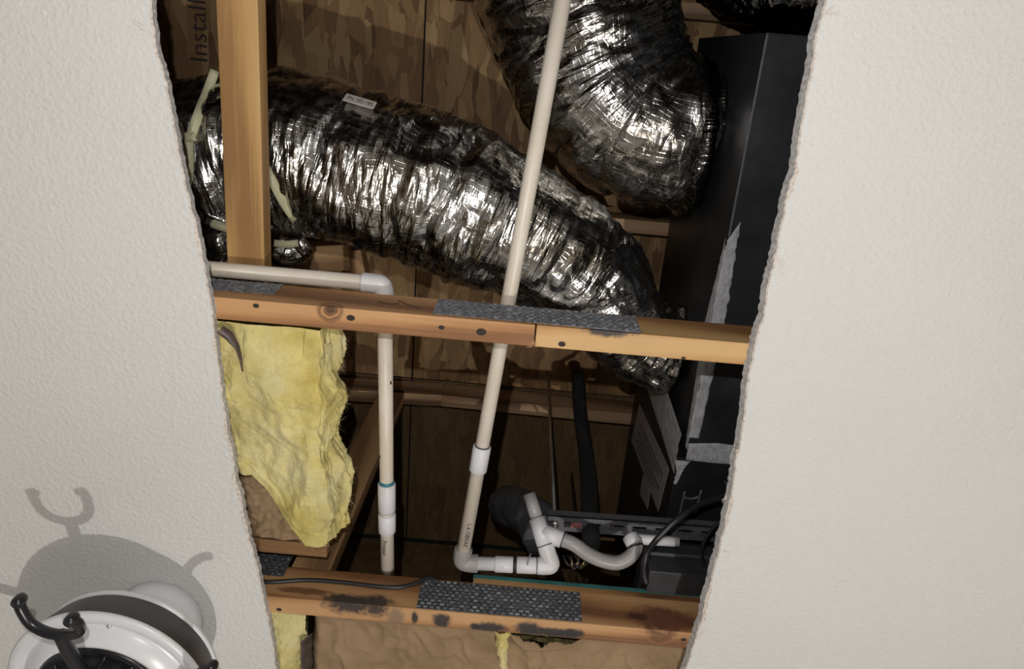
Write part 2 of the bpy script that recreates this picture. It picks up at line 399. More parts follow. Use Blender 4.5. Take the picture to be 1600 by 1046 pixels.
for (y0, y1, ya, yb) in ((-2.6, None, EL[0][1], ER[0][1]), (None, 3.2, EL[-1][1], ER[-1][1])):
    o_ = len(vs)
    if y1 is None: vs += [(-2.6, y0, ZC), (2.6, y0, ZC), (2.6, yb, ZC), (-2.6, ya, ZC)]; k = ER[0][0], EL[0][0]
    else: vs += [(-2.6, ya, ZC), (2.6, yb, ZC), (2.6, y1, ZC), (-2.6, y1, ZC)]
    vs += [(x, y, ZC + .0127) for (x, y, z) in vs[o_:o_ + 4]]
    fs += [tuple(o_ + k for k in (0, 1, 2, 3)), tuple(o_ + k for k in (7, 6, 5, 4)), tuple(o_ + k for k in (0, 4, 5, 1)), tuple(o_ + k for k in (2, 6, 7, 3))]; mi += [0, 2, 2, 2]
me = pym('ceiling', vs, fs)
CEIL = link('ceiling', me, [DRYWALL, TORN, GYPSUM]); tag(CEIL, 'white textured drywall ceiling with a rough cut opening', kind='structure')
for p, k in zip(me.polygons, mi): p.material_index = k
bm = bmesh.new(); bm.from_mesh(me); bmesh.ops.recalc_face_normals(bm, faces=bm.faces[:]); bm.to_mesh(me); bm.free()
# frayed paper slivers along the cut
vs, fs = [], []
def sliver(x, y, z, dx, dy, dz, wd, seed):
    rr = random.Random(seed); o_ = len(vs); n = 6; px = Vector((-dy, dx, 0)).normalized() * wd
    for i in range(n):
        t = i / (n - 1); q = Vector((x + dx * t, y + dy * t, z + dz * t * t)) + Vector((ns(seed, t * 3) * .003 * t, ns(seed + 5, t * 3) * .003 * t, 0)); wv = (1 - t * .85)
        vs.extend([q - px * wv, q + px * wv])
    for i in range(n - 1): fs.append((o_ + 2 * i, o_ + 2 * i + 1, o_ + 2 * i + 3, o_ + 2 * i + 2))
rr = random.Random(5)
for E, sg in ((EL, 1), (ER, -1)):
    for i in range(0, len(E), 2):
        if rr.random() < .5:
            x, y = E[i]; L = rr.uniform(.002, .0065)
            sliver(x - sg * .001, y, ZC + rr.uniform(-.0004, .008), sg * L * rr.uniform(-.2, 1), rr.uniform(-1, 1) * L, rr.uniform(-.004, .002), rr.uniform(.0004, .0013), i * 3.7 + sg)
for (px, py, dx, dy, k) in ((1212, 395, 14, 25, 1), (1208, 400, 22, 14, 2), (1288, 22, 14, -12, 3), (1290, 18, 20, 2, 4), (1136, 776, -9, 4, 5), (1130, 860, 10, 2, 6), (1150, 704, 8, -3, 7), (1085, 1005, -6, 12, 8),
                          (206, 30, 22, 12, 9), (283, 250, -12, -14, 10), (1100, 985, -8, 10, 11)):
    a, b = P(px, py, -.0005), P(px + dx, py + dy, -.0005)
    for q in range(2): sliver(a.x, a.y + q * .003, a.z, (b - a).x, (b - a).y * (1 + q * .4), -.004, .0009, k * 11.3 + q)
o = link('paper_fray', pym('paper_fray', vs, fs), FRAY, CEIL); o['kind'] = 'stuff'
def struct(name, c, d, mat, label): 
    o = box(name, c, d, mat, None, 0); tag(o, label, kind='structure'); return o
struct('floor', (0, .3, -.05), (5.3, 5.9, .1), FLOORM, 'brown wooden room floor below the opening')
struct('wall_left', (-2.65, .3, ZC / 2), (.1, 5.9, ZC), WALL, 'plain pale room wall left of the fan')
struct('wall_right', (2.65, .3, ZC / 2), (.1, 5.9, ZC), WALL, 'plain pale room wall on the right')
struct('wall_front', (0, -2.65, ZC / 2), (5.2, .1, ZC), WALL, 'plain pale room wall behind the camera')
struct('wall_back', (0, 3.25, ZC / 2), (5.2, .1, ZC), WALL, 'plain pale room wall beyond the fan')
# attic: deck of strand board panels
HD = 1.035
deck = thing('roof_deck', 'strand board roof deck over the dark attic', None, (0, .3, h(HD))); deck['kind'] = 'structure'
XS = [-1.6, -.306, 1.6]
for i in range(2):
    box('strand_board_panel', ((XS[i] + XS[i + 1]) / 2, .0, h(HD + .006)), (XS[i + 1] - XS[i] - .005, 2.0, .012), OSB, deck, .001)
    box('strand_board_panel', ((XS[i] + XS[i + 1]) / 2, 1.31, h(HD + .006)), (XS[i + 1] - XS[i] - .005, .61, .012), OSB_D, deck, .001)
box('roof_underlay', (0, .3, h(HD + .03)), (3.3, 2.8, .01), FOAM, deck, 0)
text('stamp', 'Install', .07, P(324, 100, HD - .0006), (.03, -1, 0), (0, 0, -1), INK_B, deck)
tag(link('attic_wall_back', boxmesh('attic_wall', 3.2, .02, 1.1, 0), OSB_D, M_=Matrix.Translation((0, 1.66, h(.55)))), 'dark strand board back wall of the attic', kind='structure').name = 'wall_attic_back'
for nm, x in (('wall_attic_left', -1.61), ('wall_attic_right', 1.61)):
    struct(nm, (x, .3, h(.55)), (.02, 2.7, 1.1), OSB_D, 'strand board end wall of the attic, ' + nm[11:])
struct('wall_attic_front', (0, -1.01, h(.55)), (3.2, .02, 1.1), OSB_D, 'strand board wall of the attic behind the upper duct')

# ---------------------------------------------------------------- roof trusses
YM, YL, TB = (.411, .449), (1.007, 1.045), .0128
def truss_plate(parent, x0, x1, z0, z1, y, seed, tilt=0., mat=None):
    W, Hh = x1 - x0, z1 - z0; vs, fs = [], []
    def bx(xa, xb, za, zb, ya, yb):
        o_ = len(vs); vs.extend([(xa, ya, za), (xb, ya, za), (xb, ya, zb), (xa, ya, zb), (xa, yb, za), (xb, yb, za), (xb, yb, zb), (xa, yb, zb)])
        fs.extend([tuple(o_ + k for k in f) for f in ((0, 1, 2, 3), (7, 6, 5, 4), (0, 4, 5, 1), (1, 5, 6, 2), (2, 6, 7, 3), (3, 7, 4, 0))])
    bx(-W / 2, W / 2, -Hh / 2, Hh / 2, -.0012, .0)
    nx, nz = int(W / .0125), max(2, int(Hh / .0085)); rr = random.Random(seed)
    for j in range(nz):
        for i in range(nx):
            xc = -W / 2 + (i + .5 + (.25 if j % 2 else -.25)) * W / nx; zc = -Hh / 2 + (j + .5) * Hh / nz
            xc = max(-W / 2 + .004, min(W / 2 - .004, xc)); l = .0042 * rr.uniform(.8, 1.1)
            o_ = len(vs); d = -.0012 - .0022 * rr.uniform(.6, 1.2)
            vs.extend([(xc - l, -.0012, zc - .0021), (xc + l, -.0012, zc - .0021), (xc + l * .8, d, zc + .0008), (xc - l * .8, d, zc + .0008), (xc - l, -.0012, zc + .0018), (xc + l, -.0012, zc + .0018)])
            fs.extend([(o_, o_ + 1, o_ + 2, o_ + 3), (o_ + 3, o_ + 2, o_ + 5, o_ + 4), (o_, o_ + 3, o_ + 4), (o_ + 1, o_ + 5, o_ + 2)])
    o = link('truss_plate', pym('truss_plate', vs, fs), mat or PLATE, parent, M_=Matrix.Translation(((x0 + x1) / 2, y, (z0 + z1) / 2)) @ Matrix.Rotation(tilt, 4, 'Y'))
    o['label'] = 'grey toothed steel plate'; return o
def screw_hole(parent, px, py, hh=TB, r=.0045, seed=0):
    p = P(px, py, hh); rr = random.Random(seed); vs = [(p.x, p.y, p.z - .0004)]; n = 9
    for k in range(n):
        a = 6.283 * k / n; q = r * rr.uniform(.6, 1.25); vs.append((p.x + 1.35 * q * math.cos(a), p.y + q * math.sin(a), p.z - .0004))
    for k in range(n):
        a = 6.283 * k / n; q = r * 1.35; vs.append((p.x + 1.35 * q * math.cos(a), p.y + q * math.sin(a), p.z - .0001))
    fs = [(0, 1 + (k + 1) % n, 1 + k) for k in range(n)] + [(1 + k, 1 + (k + 1) % n, 1 + n + (k + 1) % n, 1 + n + k) for k in range(n)]
    return link('screw_hole', pym('screw_hole', vs, fs), NAIL, parent)
tm = thing('roof_truss', 'orange wooden truss chord crossing the middle of the opening with a long toothed plate', 'truss', (0, .43, h(TB)))
zc = h(TB + .0445)
XJ = P(835, 530, TB).x
box('bottom_chord', ((-.9 + XJ) / 2 - .0005, .43, zc), (XJ + .9, .038, .089), W_MIDL, tm, .0025)
box('bottom_chord', ((.9 + XJ) / 2 + .0012, .43, zc + .0006), (.9 - XJ - .001, .038, .089), W_MIDR, tm, .0025)
truss_plate(tm, P(685, 470, .1).x, P(992, 497, .1).x, h(.0215), h(.0955), .411, 1, .012)
truss_plate(tm, -.62, P(440, 450, .09).x, h(.045), h(.1), .411, 2, -.02)
for i, (x, y) in enumerate(((548, 497), (752, 519), (690, 512), (878, 538), (400, 478), (1068, 560))): screw_hole(tm, x, y, TB, (.004, .0048, .003, .0035, .003, .002)[i], i)
vs, fs = [], []
for i in range(16):
    sliver(XJ - .004 + .008 * rr.random(), .4305 + rr.uniform(.005, .019), h(TB) - .0003, rr.uniform(-.012, .006), rr.uniform(.0, .008), -.004, .0006, i + 60)
o = link('splinter', pym('splinter', vs, fs), plain('raw_splinters', (.45, .25, .12), .8), tm); o['kind'] = 'stuff'
for a, b in (((-1.2, .1), (-.2, 0)), ((-.2, 0), (1.2, .05))):
    beam('top_chord', (a[0], .43, h(.985 - a[1] * .7)), (b[0], .43, h(.985 - b[1] * .7)), .038, .089, (0, 0, 1), W_DARK, tm)
# pencil mark
pm = [P(x, y, .095) for x, y in ((590, 470), (603, 472), (618, 474), (622, 470), (634, 476), (645, 479))]
pts = [Vector((p.x, .4108, p.z)) for p in [PY(590, 471, .411), PY(606, 475, .411), PY(621, 475, .411), PY(624, 470, .411), PY(637, 477, .411), PY(655, 482, .411)]]
tube('pencil_mark', pts, .0007, INK, tm, 6)
tl = thing('roof_truss', 'scorched wooden truss at the lower end of the opening with upright web and toothed plates', 'truss', (0, 1.026, h(TB)))
box('bottom_chord', (0, 1.026, zc), (1.8, .038, .089), W_LOW, tl, .0025)
truss_plate(tl, P(655, 940, .06).x, P(907, 950, .06).x, h(.016), h(.098), 1.007, 3, -.004, PLATE_D)
truss_plate(tl, -.56, P(458, 880, .12).x - .004, h(.07), h(.152), 1.0068, 4, 0, PLATE_D)
xa, xb = P(460, 888, .1016).x, P(511, 890, .1016).x
beam('web', ((xa + xb) / 2, 1.026, h(.102)), (-.352, 1.026, h(.95)), .038, .078, (1, 0, 0), W_WEB, tl)
for a, b in (((-1.2, .1), (-.2, 0)), ((-.2, 0), (1.2, .045))):
    beam('top_chord', (a[0], 1.026, h(.985 - a[1] * .75)), (b[0], 1.026, h(.985 - b[1] * .75)), .038, .089, (0, 0, 1), W_DARK, tl)
for i, (x, y) in enumerate(((436, 953), (1068, 1000))): screw_hole(tl, x, y, TB, .003, i + 20)
tag(beam('lumber_brace', P(356, -160, .15) * .5 + P(398, -160, .15) * .5 if False else (-.4715, -.22, h(.161)), (-.4815, .472, h(.161)), .0655, .038, (0, 0, 1), W_BRACE), 'light tan lumber brace running over the horizontal pipe in front of the foil duct', 'lumber')
tag(beam('lumber_nailer', (-.6, .945, h(.09)), (-.325, .945, h(.09)), .03, .02, (0, 0, 1), W_WEB), 'short brown wood strip under the torn lower end of the yellow insulation', 'lumber')
a = P(1000, 20, .85); tag(beam('lumber_blocking', (-.25, a.y - .02, h(.985)), (.6, a.y - .02, h(.985)), .038, .089, (0, 0, 1), W_DARK), 'dark brown roof blocking above the upper duct at the top', 'lumber')
a = P(500, 398, .9); tag(beam('lumber_block', P(448, 402, .96), P(550, 398, .96), .075, .07, (0, 0, 1), W_WEB), 'tan wood block under the roof deck just behind the white pipe elbow', 'lumber')
tag(beam('lumber_block', P(556, 388, .98), P(566, 440, .98), .04, .06, (0, 0, 1), W_WEB), 'narrow upright wood block between the elbow and the long foil duct', 'lumber')
# ---------------------------------------------------------------- air handler and plenum
XP, HB, YS = .398, .30, .79
ah = thing('air_handler', 'black sheet metal air handler and plenum hung beside the right edge of the opening', 'air handler', (.65, .5, h(HB)))
box('plenum', (XP + .26, (-.065 + YS) / 2, h(HB + .29)), (.52, YS + .065, .58), DARKMETAL, ah, .003)
box('cabinet', (.382 + .27, YS + .32, h(HB + .305)), (.54, .63, .6), BLACKMETAL, ah, .004)
def smear(name, pts_l, pts_r, f, seed, mat=MASTIC):       # irregular patch of mastic between two edges, proud of the metal
    n = 40
    A, _ = resample([Vector((*q, 0)) for q in pts_l], 1e9); 
    def lerp(L, t):
        k = t * (len(L) - 1); i = min(int(k), len(L) - 2); return Vector(L[i]).lerp(Vector(L[i + 1]), k - i)
    def fn(u, v):
        a, b = lerp(pts_l, v), lerp(pts_r, v); jag = .0035
        q = a.lerp(b, u); e = (1 if u > .93 else -1 if u < .07 else 0)
        q = q + Vector((e * jag * fbm(v * 22 + seed, u * 9, 0), 0))
        d = .0014 * (1 + fbm(u * 6, v * 30, seed)) * min(1, 8 * u, 8 * (1 - u)) + .0004
        return f(q, d)
    return sheet(name, fn, 14, n * 2, mat, ah)
bott = lambda q, d: Vector((q.x, q.y, h(HB) - d))
left = lambda q, d: Vector((XP - d, q.y, h(HB) + q.x))
smear('mastic_smear', [(XP - .001, .31), (XP - .001, .45), (XP - .001, .74)], [(XP + .018, .27), (XP + .026, .45), (XP + .02, .74)], bott, 1)
smear('mastic_smear', [(0, .33), (0, .5), (0, .77)], [(.01, .30), (.05, .5), (.02, .77)], left, 2)
smear('mastic_smear', [(XP, .755), (XP + .06, .748), (XP + .2, .755)], [(XP, .795), (XP + .06, .797), (XP + .2, .795)], lambda q, d: Vector((q.x, q.y, h(HB) - d - .001)), 3)
smear('mastic_smear', [(-.0, .735), (.2, .725), (.5, .715)], [(0, .835), (.2, .83), (.5, .83)], lambda q, d: Vector((XP - .018 - d, q.y, h(HB) + q.x)), 4)
smear('mastic_smear', [(.376, .8), (.385, .83), (.383, .86)], [(.41, .8), (.40, .82), (.39, .86)], lambda q, d: Vector((q.x, q.y, h(HB + .004) - d)), 5)
box('corner_trim', (XP + .0015, (-.06 + .3) / 2, h(HB) - .0005), (.004, .36, .004), GALV, ah, .001)
def face_quad(name, pxs, X, mat, off):
    vs = [PX(x, y, X) for x, y in pxs]; vs = [Vector((X - off, v.y, v.z)) for v in vs]; vs += [v + Vector((.0008, 0, 0)) for v in vs]
    fs = [(0, 1, 2, 3), (7, 6, 5, 4)] + [(k, k + 4, (k + 1) % 4 + 4, (k + 1) % 4) for k in range(4)]
    return link(name, pym(name, vs, fs), mat, ah)
XCF = .382
l1 = face_quad('rating_label', [(1000, 632), (987, 688), (1029, 800), (1046, 733)], XCF, OLDLABEL, .0014); l1['label'] = 'grey printed paper label'
l2 = face_quad('rating_label', [(1005, 742), (1000, 772), (1012, 796), (1016, 768)], XCF, OLDLABEL, .0008); l2['label'] = 'narrow second paper label'
for k in range(6):
    t = .3 + k * .11
    p = lambda u, v: (lambda a, b: (a[0] + (b[0] - a[0]) * u, a[1] + (b[1] - a[1]) * u))((1000 + (987 - 1000) * v, 632 + (688 - 632) * v), (1046 + (1029 - 1046) * v, 733 + (800 - 733) * v))
    face_quad('print_line', [p(.12 + .05 * (k % 2), t), p(.12 + .05 * (k % 2), t + .03), p(.9 - .1 * (k % 3), t + .03), p(.9 - .1 * (k % 3), t)], XCF, INK_B, .0018)
for q in ([(1062, 806), (1066, 785), (1070, 768)], [(1087, 806), (1091, 785), (1096, 766)], [(1067, 777), (1080, 780), (1094, 776)]):
    tube('hanger_clip', [P(x, y, HB - .004) for x, y in q], .003, CLEAR, ah, 8, 3)
# ---------------------------------------------------------------- flexible ducts
def crumple(seed, amp=1., rib=1.):
    def d(s, a, r):
        ca, sa = math.cos(a), math.sin(a)
        v = .012 * fbm(s * 4.5, ca * 1.1 + seed, sa * 1.1, 2)
        w_ = s + .020 * ns(s * 3, ca * 1.3 + seed, sa * 1.3)
        q = ns(w_ * 15, ca * .8 + seed, sa * .8)
        v -= .015 * max(0, .26 - abs(q)) / .26 * (.5 + ns(s * 6, ca * 2.2, sa * 2.2 + seed)) * rib
        q2 = ns(w_ * 46 + seed, ca * 1.5 + seed * 2, sa * 1.5)
        v += .0075 * abs(q2)
        q3 = ns(s * 34, ca * 5 + seed, sa * 5); v += .0035 * abs(q3)
        return v * amp
    return d
def duct(label, pts, rad, mat, seed, group=None, step=.0042, seg=220, amp=1.):
    p, L = resample(smooth_path(pts, 14), step)
    o = sweep('flexible_duct', p, rad, seg, mat, None, crumple(seed, amp), uv=True)
    for v in o.data.vertices:
        if -.066 < v.co.y < .8 and v.co.z > h(.295): v.co.x = min(v.co.x, XP - .003)
    return tag(o, label, 'duct'), p
D1 = [P(60, 270, .46), P(150, 262, .46), P(300, 250, .46), P(450, 240, .46), P(600, 278, .46), P(700, 312, .46), P(800, 356, .46), P(885, 404, .46), P(936, 448, .47), P(962, 492, .49), Vector((.278, .588, h(.51))), Vector((.338, .625, h(.52))), Vector((XP - .014, .632, h(.52)))]
d1, p1 = duct('long silver foil duct sagging from the left edge down to the right behind the pipes', D1, lambda t: .164 - .062 * max(0, min(1, (t - .62) / .26)), FOIL, 3)
D2 = [P(872, -170, .67), P(890, -60, .67), P(912, 40, .67), P(948, 128, .66), P(990, 180, .64), P(1040, 207, .62), Vector((XP - .006, .155, h(.62)))]
d2, p2 = duct('fat grey foil duct dropping from the top and bending into the dark plenum', D2, lambda t: .226 - .024 * min(1, t / .55) - .046 * max(0, (t - .62) / .38), FOIL2, 11, amp=1.0)
# gathered, tied end at the plenum
for (dd, cx, cy, cz, r) in ((d2, XP, .155, .62, .158),):
    ring = [Vector((cx - .034 + .006 * ns(k * .4), cy + r * math.cos(k * 6.283 / 48), h(cz) + r * math.sin(k * 6.283 / 48))) for k in range(49)]
    o = sweep('taped_collar', ring, .019, 20, FOIL3, dd, lambda s, a, r_: .007 * fbm(s * 22, math.cos(a) * 2, math.sin(a) * 2), uv=True, caps=False, up0=(1, 0, 0)); o['label'] = 'shiny black tape round the duct end'
D3 = [Vector((.41, -.22, h(.85))), Vector((.43, -.17, h(.62))), Vector((.52, -.15, h(.42))), Vector((.75, -.15, h(.4)))]
duct('shiny black duct film at the top right corner above the plenum end', D3, .07, FOIL3, 21, step=.005, seg=90)
# part sticker on the long duct
def on_duct(px, py):                                     # first hit of the ray on the duct surface (world space)
    from mathutils.bvhtree import BVHTree
    global _bv
    try: _bv
    except NameError: _bv = BVHTree.FromPolygons([v.co for v in d1.data.vertices], [p.vertices[:] for p in d1.data.polygons])
    hit = _bv.ray_cast(Vector((0, 0, Z0)), ray(px, py).normalized()); return hit[0]
co = [on_duct(*q) for q in ((540, 154), (588, 168), (583, 179), (536, 165))]
nrm = (co[1] - co[0]).cross(co[3] - co[0]).normalized()
if nrm.z > 0: nrm = -nrm
ctr = sum(co, Vector()) / 4 + nrm * .012; xd = (co[1] - co[0] + co[2] - co[3]) / 2; yd = (co[0] - co[3] + co[1] - co[2]) / 2; nrm = xd.cross(yd).normalized()
if nrm.z > 0: nrm = -nrm; 
yd = yd - xd * (yd.dot(xd) / xd.length_squared)
if xd.cross(yd).dot(nrm) < 0: yd = -yd
co = [ctr - xd / 2 + yd / 2, ctr + xd / 2 + yd / 2, ctr + xd / 2 - yd / 2, ctr - xd / 2 - yd / 2]; vs = co + [c - nrm * .001 for c in co]
st = link('sticker', pym('sticker', vs, [(0, 1, 2, 3), (7, 6, 5, 4)] + [(k, k + 4, (k + 1) % 4 + 4, (k + 1) % 4) for k in range(4)]), LABEL, d1); st['label'] = 'small white printed sticker'
text('print', 'PN 182-185', yd.length * .72, co[3] + yd * .26 + xd * .08 + nrm * .0006, xd, nrm, INK, st, fit=xd.length * .84)
# straps holding the long duct
def strap_path(pxs, off=.006):
    out = []
    for q in pxs:
        p = on_duct(*q)
        if p is None: p = P(*q, .4)
        d = (Vector((0, 0, Z0)) - p).normalized(); out.append(p + d * off)
    return out
def ribbon(name, pts, wd, mat, parent=None, th=.0014):
    p, _ = resample(smooth_path(pts, 8), .008); vs = []; fs = []
    for i, q in enumerate(p):
        t = (p[min(i + 1, len(p) - 1)] - p[max(0, i - 1)]).normalized(); v = (Vector((0, 0, Z0)) - q).normalized(); sd = t.cross(v).normalized() * wd / 2; nn_ = v * th
        vs += [q - sd, q + sd, q + sd - nn_, q - sd - nn_]
    for i in range(len(p) - 1):
        for k in range(4): fs.append((4 * i + k, 4 * i + (k + 1) % 4, 4 * i + 4 + (k + 1) % 4, 4 * i + 4 + k))
    fs += [(3, 2, 1, 0), tuple(4 * (len(p) - 1) + k for k in range(4))]
    return link(name, pym(name, vs, fs), mat, parent, True)
s1 = d1
ribbon('strap_band', strap_path([(336, 110), (325, 140), (310, 178), (299, 210), (294, 222)]), .017, STRAP, s1)
ribbon('strap_band', strap_path([(294, 216), (296, 245), (295, 280), (297, 315)]), .015, STRAP, s1)
ribbon('strap_knot', strap_path([(286, 213), (297, 216), (305, 213)], .01), .016, STRAP, s1)
ribbon('strap_band', strap_path([(416, 262), (428, 288), (444, 318), (462, 345)]), .017, STRAP, d1)['label'] = 'pale yellow nylon strap'
tg = d1
def tail(pxs, r, seed):
    p, _ = resample(smooth_path([P(x, y, z) for x, y, z in pxs], 8), .006)
    return sweep('foil_end', p, lambda t: r * (1 - .3 * t), 28, FOIL, tg, lambda s, a, r_: .012 * abs(ns(math.cos(a) * 3 + seed, math.sin(a) * 3, s * 20)) + .006 * fbm(s * 30, a, seed), uv=True)
tail([(318, 330, .36), (345, 345, .36), (372, 352, .38)], .03, 2); tail([(338, 365, .33), (345, 390, .33), (350, 420, .34)], .022, 5)
tail([(430, 385, .4), (455, 395, .41), (480, 380, .42)], .028, 7)
tube('tape_tie', [P(333, 350, .3), P(345, 354, .295), P(358, 358, .3)], .009, STRAP, tg, 10)
ribbon('tape_tie', [P(428, 380, .34), P(446, 382, .335), P(466, 380, .34)], .014, STRAP, tg)
# ---------------------------------------------------------------- pipes
RP = .0134; RF = .0172; HP = .1018 + RP
pa = thing('drain_pipe', 'white PVC pipe with elbow lying across the chord then running down beside the insulation', 'pipe', P(600, 440, .1018))
zc_ = h(HP + .001)
A = Vector((-.92, .397, zc_)); Cn = Vector((P(601, 440, HP).x, .398, zc_)); Bn = Vector((P(606, 890, HP).x, 1.035, zc_))
Cx = Cn.x
tube('pipe', [A, Cn - Vector((.03, 0, 0))], RP, PVC, pa, 28)
el = smooth_path([Cn + Vector((-.04, 0, 0)), Cn + Vector((-.02, .0, 0)), Cn + Vector((-.005, .003, 0)), Cn + Vector((.0, .02, 0)), Cn + Vector((.0, .036, 0))], 6)
sweep('elbow', el, RF, 28, PVCW, pa)['label'] = 'bright white elbow fitting'
dirv = (Bn - Cn).normalized()
tube('pipe', [Cn + dirv * .03, Bn], RP, PVC, pa, 28)
def along(y): return Cn + dirv * ((y - Cn.y) / dirv.y)
yq = lambda px, py: P(px, py, HP - RP).y
for i, (ya, yb) in enumerate(((762, 805), (810, 838))):
    collar('coupling', along(yq(602, ya)), along(yq(603, yb)), RF, PVCW, pa)['label'] = 'white coupling sleeve'
collar('primer_ring', along(yq(602, 757)), along(yq(602, 763.5)), RP + .0012, PRIMER, pa)['label'] = 'dark teal primer ring'
collar('joint_ring', along(yq(602, 804.5)), along(yq(602, 807)), RP + .0008, GLUE, pa)
o_ = along(yq(602, 846)); text('print', 'Pressur', .012, o_ + Vector((-.0065, 0, -RP - .0004)), dirv, (0, 0, -1), INK, pa)
for (yy, dx) in ((718, -.011), (600, .011)):
    o_ = along(yq(602, yy)); link('stain_mark', boxmesh('stain', .003, .006, .002, .0008), INK, pa, M_=Matrix.Translation(o_ + Vector((dx, 0, -RP * .62))))
pb = thing('drain_pipe', 'long slanted PVC drain pipe with coupling, bottom elbow, tee and curved trap', 'pipe', P(735, 850, .1018))
def R_(x, y): return Vector((*P(x, y, HP).xy, h(HP)))
e0 = Vector((P(720, 888, HP).x, .972, h(HP))); top = R_(889, -40)
top = Vector((P(901, -120, HP).x, P(901, -120, HP).y, h(HP + .004)))
tube('pipe', [top, e0 + (top - e0).normalized() * .02], RP, PVC, pb, 28)
dv = (top - e0).normalized()
pv = lambda y: e0 + dv * ((y - e0.y) / dv.y)
collar('coupling', pv(yq(750, 703)), pv(yq(745, 742)), RF, PVCW, pb)['label'] = 'white coupling sleeve'
collar('joint_ring', pv(yq(750, 701)), pv(yq(748, 704)), RP + .0009, GLUE, pb)
ex = Vector((1, -.06, 0)).normalized()
sweep('elbow', smooth_path([e0 + dv * .034, e0 + dv * .016, e0 + dv * .004 + ex * .004, e0 + ex * .018, e0 + ex * .034], 6), RF + .001, 28, PVC_SHADE, pb)['label'] = 'shade-grey elbow fitting'
text('print', '1-4 OBRAK', .012, pv(e0.y - .035) + dv * .072 + Vector((-.002, 0, -RP - .0004)), -dv, (0, 0, -1), INK, pb)
tee0 = e0 + ex * .183
tube('pipe', [e0 + ex * .03, tee0], RP, PVCW, pb, 28)
collar('coupling', e0 + ex * .068, e0 + ex * .105, RF - .001, PVCW, pb); collar('coupling', e0 + ex * .112, e0 + ex * .152, RF - .0005, PVCW, pb)
collar('joint_ring', e0 + ex * .105, e0 + ex * .112, RP + .0015, GLUE, pb); collar('joint_ring', e0 + ex * .152, e0 + ex * .157, RF, GLUE, pb)
tdir = (Vector((P(838, 808, HP + .06).x, P(838, 808, HP + .06).y, h(HP + .06))) - tee0)
tl_ = tdir.length; tdir.normalize()
sweep('elbow', smooth_path([tee0 - ex * .03, tee0 - ex * .012, tee0 + tdir * .004, tee0 + tdir * .024, tee0 + tdir * .042], 6), RF, 28, PVCW, pb)
collar('joint_ring', tee0 + tdir * .0415, tee0 + tdir * .0435, RF + .0006, GLUE, pb)
t1, t2 = tee0 + tdir * .043, tee0 + tdir * .098
tube('tee', [t1, t2], RF, PVCW, pb, 28); tube('pipe', [t2, tee0 + tdir * .15], RP, PVC_SHADE, pb, 28)
tm_ = (t1 + t2) / 2
q0 = P(900, 860, HP + .02); bd = (P(915, 858, HP + .02) - tm_).normalized()
tube('tee_branch', [tm_, tm_ + bd * .045], RF, PVCW, pb, 28); collar('joint_ring', tm_ + bd * .0445, tm_ + bd * .047, RF + .0004, GLUE, pb)
hz = HP + .025
tr = [tm_ + bd * .04, tm_ + bd * .07, P(918, 866, hz), P(940, 876, hz), P(965, 880, hz), P(985, 870, hz + .005), P(993, 855, hz + .015), P(992, 843, hz + .03)]
sweep('trap_bend', smooth_path(tr, 8), RP + .001, 24, PVC_SHADE, pb)['label'] = 'greyish curved trap pipe'
collar('coupling', P(992, 852, hz + .018), P(984, 838, hz + .035), RF, PVCW, pb); collar('joint_ring', P(993, 856, hz + .014), P(992, 853, hz + .017), RF + .0006, GLUE, pb)
tube('pipe', [P(980, 842, hz + .04), P(1060, 847, hz + .045)], RP * .8, PVCW, pb, 20)
# ---------------------------------------------------------------- hangers, wires, small parts below the unit
sc0, sc1 = P(856, 818, .25), P(1142, 838, .25)
sc = thing('strut_channel', 'slotted galvanised steel strut channel hung under the air handler', 'strut', (sc0 + sc1) / 2)
ux = (sc1 - sc0).normalized(); fr = frame(ux, (0, 0, 1)); Ls = (sc1 - sc0).length + .25; cen = sc0 + ux * (Ls / 2)
def strutmesh():
    vs, fs = [], []; W, Hh, t = .0415, .021, .0026; n = int(Ls / .048)
    def bx(a, b, c_, d, e, f):
        o_ = len(vs); vs.extend([(a, c_, e), (b, c_, e), (b, d, e), (a, d, e), (a, c_, f), (b, c_, f), (b, d, f), (a, d, f)])
        fs.extend([tuple(o_ + k for k in q) for q in ((3, 2, 1, 0), (4, 5, 6, 7), (0, 1, 5, 4), (1, 2, 6, 5), (2, 3, 7, 6), (3, 0, 4, 7))])
    bx(-Ls / 2, Ls / 2, -W / 2, -W / 2 + t, 0, Hh); bx(-Ls / 2, Ls / 2, W / 2 - t, W / 2, 0, Hh)
    bx(-Ls / 2, Ls / 2, -W / 2, -.007, 0, t); bx(-Ls / 2, Ls / 2, .007, W / 2, 0, t)
    for i in range(n):
        x = -Ls / 2 + (i + .5) * Ls / n; bx(x - .010, x + .010, -.007, .007, 0, t)
    bx(-Ls / 2, Ls / 2, -W / 2 + t, -W / 2 + .009, Hh - t, Hh); bx(-Ls / 2, Ls / 2, W / 2 - .009, W / 2 - t, Hh - t, Hh)
    return pym('strut', vs, fs)
link('channel', strutmesh(), GALV, sc, M_=Matrix.Translation(cen) @ fr.to_4x4())
o = link('price_sticker', boxmesh('sticker', .024, .013, .0006, 0), plain('red_white_sticker', (.3, .12, .12), .6, var=.7, scale=120), sc, M_=Matrix.Translation(sc0 + ux * .062 - Vector((0, 0, .0008))) @ fr.to_4x4()); o['label'] = 'faded red and white sticker'
rx = sc0 + ux * .016
rod = thing('threaded_rod', 'thin steel threaded rod hanging through the end of the strut channel', 'rod', rx)
tube('rod', [rx + Vector((-.006, -.01, HD - .26)), rx - Vector((0, 0, .055))], .0042, CHROME, rod, 10)
lathe('nut', [(0.0, 0), (.0085, 0), (.0085, .006), (0, .006)], rx - Vector((0, 0, .0065)), CHROME, rod, 6)
